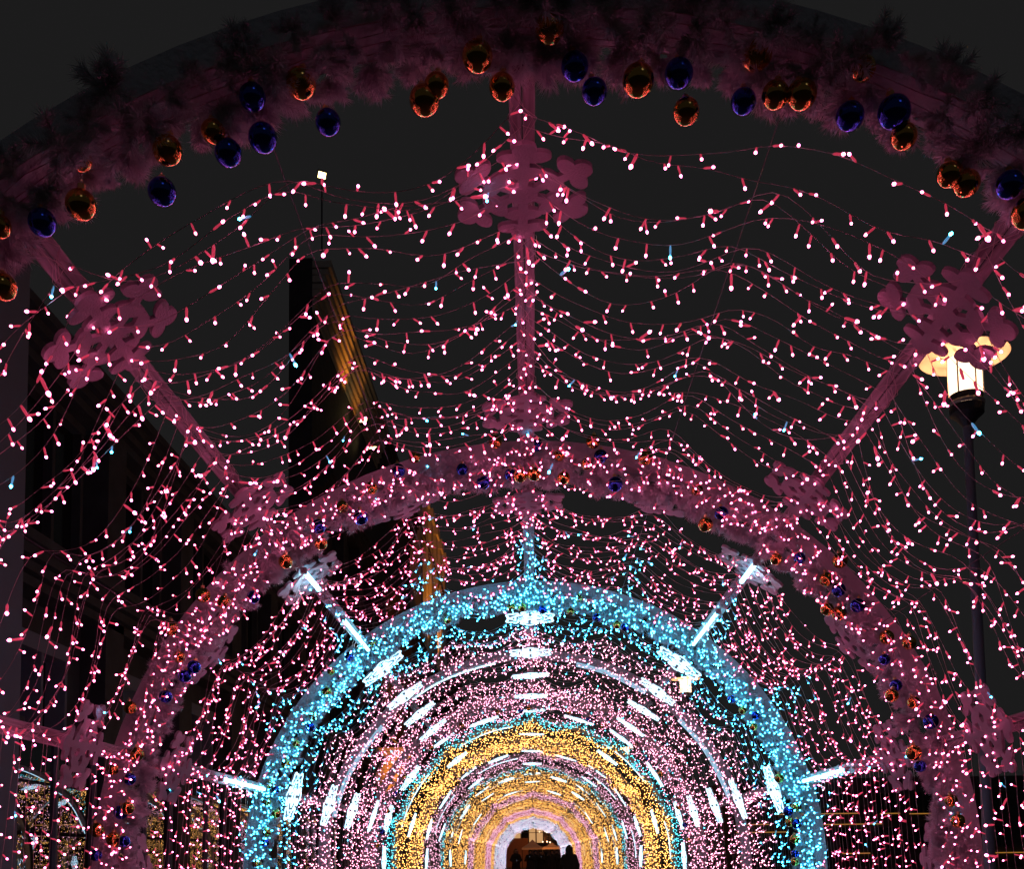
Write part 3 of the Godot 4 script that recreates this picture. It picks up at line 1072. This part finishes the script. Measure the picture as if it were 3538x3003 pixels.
func _ready() -> void:
	# camera, sky, added fill light, exposure
	var cam := Camera3D.new()
	cam.name = "camera"
	cam.position = Vector3(0, EYE, 0)
	cam.rotation_degrees = Vector3(4.68, 1.09, -0.8)
	cam.projection = Camera3D.PROJECTION_FRUSTUM
	cam.near = 0.05
	cam.far = 600.0
	cam.size = 0.05 * 1764.0 / 2160.0
	cam.frustum_offset = Vector2(0, 0.05 * 676.0 / 2160.0)
	add_child(cam)
	cam.current = true
	var env := Environment.new()
	env.background_mode = Environment.BG_SKY
	var sky := Sky.new()
	var sm := ProceduralSkyMaterial.new()
	var night := lin(0.0112, 0.0110, 0.0112)
	sm.sky_top_color = night
	sm.sky_horizon_color = night
	sm.ground_bottom_color = night
	sm.ground_horizon_color = night
	sm.sun_angle_max = 1.0
	sky.sky_material = sm
	env.sky = sky
	env.tonemap_mode = Environment.TONE_MAPPER_LINEAR
	env.tonemap_exposure = 1.0
	env.sdfgi_enabled = true
	env.ssao_enabled = true
	env.ssil_enabled = true
	var we := WorldEnvironment.new()
	we.name = "environment"
	we.environment = env
	add_child(we)
	var added_fill := DirectionalLight3D.new()  # added dim fill from behind the camera, lifts the dark fronts
	added_fill.name = "added_fill"
	added_fill.light_energy = 0.006
	added_fill.light_color = Color(0.8, 0.85, 1.0)
	added_fill.light_angular_distance = 12.0
	added_fill.sky_mode = DirectionalLight3D.SKY_MODE_LIGHT_ONLY
	added_fill.shadow_enabled = true
	added_fill.rotation_degrees = Vector3(-35, 25, 0)
	add_child(added_fill)

	rng.seed = 20240
	noise.seed = 7
	noise.frequency = 0.01
	make_materials()
	make_bulbs()
	make_flakes()

	# ground and buildings
	var gp := Buf.new()
	gp.box(Vector3(-400, -0.2, -500), Vector3(400, 0, 60))
	var ground := part("ground", gp.mesh(M.paving), self)
	ground.set_meta("kind", "structure")
	left_building()
	right_building()
	far_end()

	# the tunnel
	var twigs := make_twigs()
	for n in ARCHES: make_arch(n, twigs)
	for n in ARCHES - 1:
		for deg in [90.0, 126.5, 53.5, 163.0, 17.0]: make_beam(n, deg)
	for n in ARCHES - 1:
		for side in [-1, 1]:
			for row in 3: make_net(n, side, row)

	# snowflakes: two on each beam of a bay, and three pairs on the garlanded arches
	for n in 12:
		for deg in ([] if n > 9 else [90.0, 126.5, 53.5, 163.0, 17.0]):
			for j in 2:
				if (n == 1 or n > 3) and j == 1: continue
				var z := arch_z(n) - ((0.62 if j == 0 else 2.56) if n == 0 else (0.45 if j == 0 else 2.3))
				var lit := n >= 2
				var label := "%s snowflake %s, %s end of the %s bay" % ["glowing white" if lit else "pink lit foam", side_word(deg), ["near", "far"][j], ORD[n]]
				add_flake(deg, 2.5, z, label, lit)
		if n == 1 or (n >= 4 and n % 2 == 0):
			for deg in [71.5, 108.5, 35.0, 145.0, 1.0, 179.0]:
				var d := absf(deg - 90.0)
				var label := "%s snowflake under the %s arch, %s %s" % ["glowing white" if n > 1 else "pink lit foam", ORD[n], ("just" if d < 20 else ("halfway down" if d < 60 else "low")), ("left of its crown" if deg > 90 else "right of its crown")]
				add_flake(deg, 2.55 if n == 1 else 2.44, arch_z(n) - (0.17 if n == 1 else 0.3), label, n > 1)

	# glowing tubes on the beams of the second bay
	for t in [[126.5, 7.0, 0.5], [53.5, 7.0, 0.5], [126.5, 9.1, 1.35], [53.5, 9.1, 1.35], [163.0, 8.9, 1.35], [17.0, 8.9, 1.35]]:
		var o := thing("light_tube", "%s white light tube %s, second bay" % ["short" if t[2] < 1 else "long", side_word(t[0])], "light tube", on_arch(t[0], 2.455 if t[2] < 1.0 else 2.535, -t[1]), "white light tubes on the beams")
		var b := Buf.new()
		b.tube(PackedVector3Array([Vector3(0, 0, t[2] * 0.5), Vector3(0, 0, -t[2] * 0.5)]), 0.016, 10)
		part("light_tube", b.mesh(M.tube_glow, true), o)
		var e := Buf.new()
		for s in [-1, 1]:
			e.box(Vector3(-0.019, -0.019, s * t[2] * 0.5 - 0.02), Vector3(0.019, 0.019, s * t[2] * 0.5 + 0.02))
		part("end_cap", e.mesh(M.painted_wood), o)
		var l := OmniLight3D.new()
		l.name = "tube_light"
		l.light_color = Color(0.75, 0.95, 1.0)
		l.light_energy = 0.03
		l.light_size = 0.02
		l.omni_range = 30.0
		l.omni_attenuation = 2.0
		l.shadow_enabled = true
		l.position = Vector3(0, -0.06, 0)
		o.add_child(l)
	# lamps of the light nets, at the hanging points
	for n in 9:
		for deg in [71.5, 108.5, 35.0, 145.0]:
			var l := OmniLight3D.new()
			l.name = numbered("net_light")
			var w := colour_word(arch_z(n) - BAY * 0.5)
			l.light_color = {"pink": Color(1, 0.4, 0.6), "cyan": Color(0.3, 0.8, 1), "rose": Color(1, 0.65, 0.78), "teal": Color(0.3, 0.9, 1), "gold": Color(1, 0.68, 0.25), "white": Color(0.9, 0.95, 1)}[w]
			l.light_energy = 0.01
			l.light_size = 0.01
			l.omni_range = 30.0
			l.omni_attenuation = 2.0
			l.shadow_enabled = true
			l.position = on_arch(deg, 2.3, arch_z(n) - BAY * 0.5)
			add_child(l)

	for k in 4: make_lamp(k)

	# baubles: [angle round the arch, distance from its centre]
	baubles(0, false, [[88.1, 2.64], [105.2, 2.62], [93, 2.58], [97, 2.52], [96, 2.55], [91.4, 2.53], [112, 2.58], [115.4, 2.56], [122.5, 2.54], [120.9, 2.66], [127.9, 2.62], [130.4, 2.52], [81.8, 2.53], [78.1, 2.48], [70.6, 2.58], [72.3, 2.57], [74.3, 2.66], [67.4, 2.68], [63.1, 2.57], [59.1, 2.55], [57.8, 2.56], [53.2, 2.54]])
	baubles(0, true, [[86.3, 2.58], [84.8, 2.52], [79.1, 2.58], [74.3, 2.55], [108.6, 2.6], [108.9, 2.52], [104.1, 2.51], [111.6, 2.5], [117.1, 2.49], [125.4, 2.57], [67, 2.58], [64.4, 2.6], [55.3, 2.58]])
	baubles(1, false, [[94.2, 2.67], [105.1, 2.67], [112, 2.61], [116.7, 2.57], [122, 2.45], [85.7, 2.61], [81.7, 2.57], [81.3, 2.69], [74.1, 2.65], [66, 2.59], [62.9, 2.42], [91.1, 2.48], [89.1, 2.48], [84.8, 2.46], [127.7, 2.48], [139.1, 2.66], [138, 2.55], [145.1, 2.67], [147.8, 2.58], [156.8, 2.66], [162.4, 2.55], [165.2, 2.64], [170, 2.51], [173.4, 2.66], [174.5, 2.58],
		[51.5, 2.46], [44.8, 2.66], [41.2, 2.42], [39.6, 2.47], [44.3, 2.55], [33, 2.61], [30.8, 2.66], [25.7, 2.43], [23.5, 2.53], [16.9, 2.42], [9.2, 2.56], [6.4, 2.57]])
	baubles(1, true, [[88.7, 2.64], [107.7, 2.63], [99.2, 2.55], [96.5, 2.46], [115.1, 2.47], [121, 2.55], [80, 2.62], [61.6, 2.52], [77.3, 2.47], [92.5, 2.5], [134.6, 2.45], [147.9, 2.46], [149.7, 2.47], [153.5, 2.53], [166, 2.54], [170.7, 2.56], [174.6, 2.5], [176.7, 2.64], [49, 2.54], [42.1, 2.56], [38.8, 2.58], [26.7, 2.49], [14.8, 2.43], [20.2, 2.59], [30.6, 2.52]])
	baubles(2, false, [[94.1, 2.48], [91.7, 2.47], [108.4, 2.49], [80.9, 2.44], [79.6, 2.58], [70.1, 2.42], [127.5, 2.66], [125, 2.61], [135.2, 2.65], [139, 2.56], [144.9, 2.53], [151.8, 2.52], [156.7, 2.52], [162.2, 2.61], [165.4, 2.58], [167.5, 2.47], [171.7, 2.53], [178.5, 2.59], [36, 2.45], [31.7, 2.45], [19.1, 2.43], [12.1, 2.51], [9.2, 2.42], [5.4, 2.43], [0.4, 2.42]])
	baubles(2, true, [[87.1, 2.44], [74.9, 2.43], [68.3, 2.43], [130.4, 2.63], [147.2, 2.5], [162.5, 2.54], [174, 2.53], [33.5, 2.52], [39.5, 2.43], [11.6, 2.43], [8.6, 2.47], [2.2, 2.42]])
	baubles(4, false, [[91, 2.45], [103, 2.46], [117, 2.46], [131, 2.45], [146, 2.47], [160, 2.46], [173, 2.5], [76, 2.46], [62, 2.45], [48, 2.46], [34, 2.46], [20, 2.46], [7, 2.48]])
	baubles(4, true, [[94, 2.44], [124, 2.45], [153, 2.46], [168, 2.45], [68, 2.44], [41, 2.45], [13, 2.46]])

	# people standing in the mouth of the tunnel
	add_person(0, Vector3(-1.07, 0, -65), 0.15, "hooded person in a dark coat standing leftmost, facing the camera")
	add_person(1, Vector3(-0.2, 0, -64), -0.1, "person in dark clothes raising a phone, second from left")
	add_person(2, Vector3(0.42, 0, -65), 0.1, "person in dark clothes raising a phone, middle of the group")
	add_person(5, Vector3(0.78, 0, -67), 2.8, "shorter dark figure between the phone holder and right pair")
	add_person(4, Vector3(1.1, 0, -64.5), 0.6, "person in a dark hat with one arm raised, right pair")
	add_person(1, Vector3(1.48, 0, -68), -0.4, "rightmost slim dark figure in the far group")
	add_person(4, Vector3(0.1, 0, -71), 0.4, "person in a hat half hidden between the two phone holders")
	add_person(5, Vector3(1.32, 0, -73), -0.5, "small dark figure between the two people of the right pair")
	add_person(3, Vector3(1.24, 0, -37), 3.0, "large hooded person in a dark coat, nearest, at right")
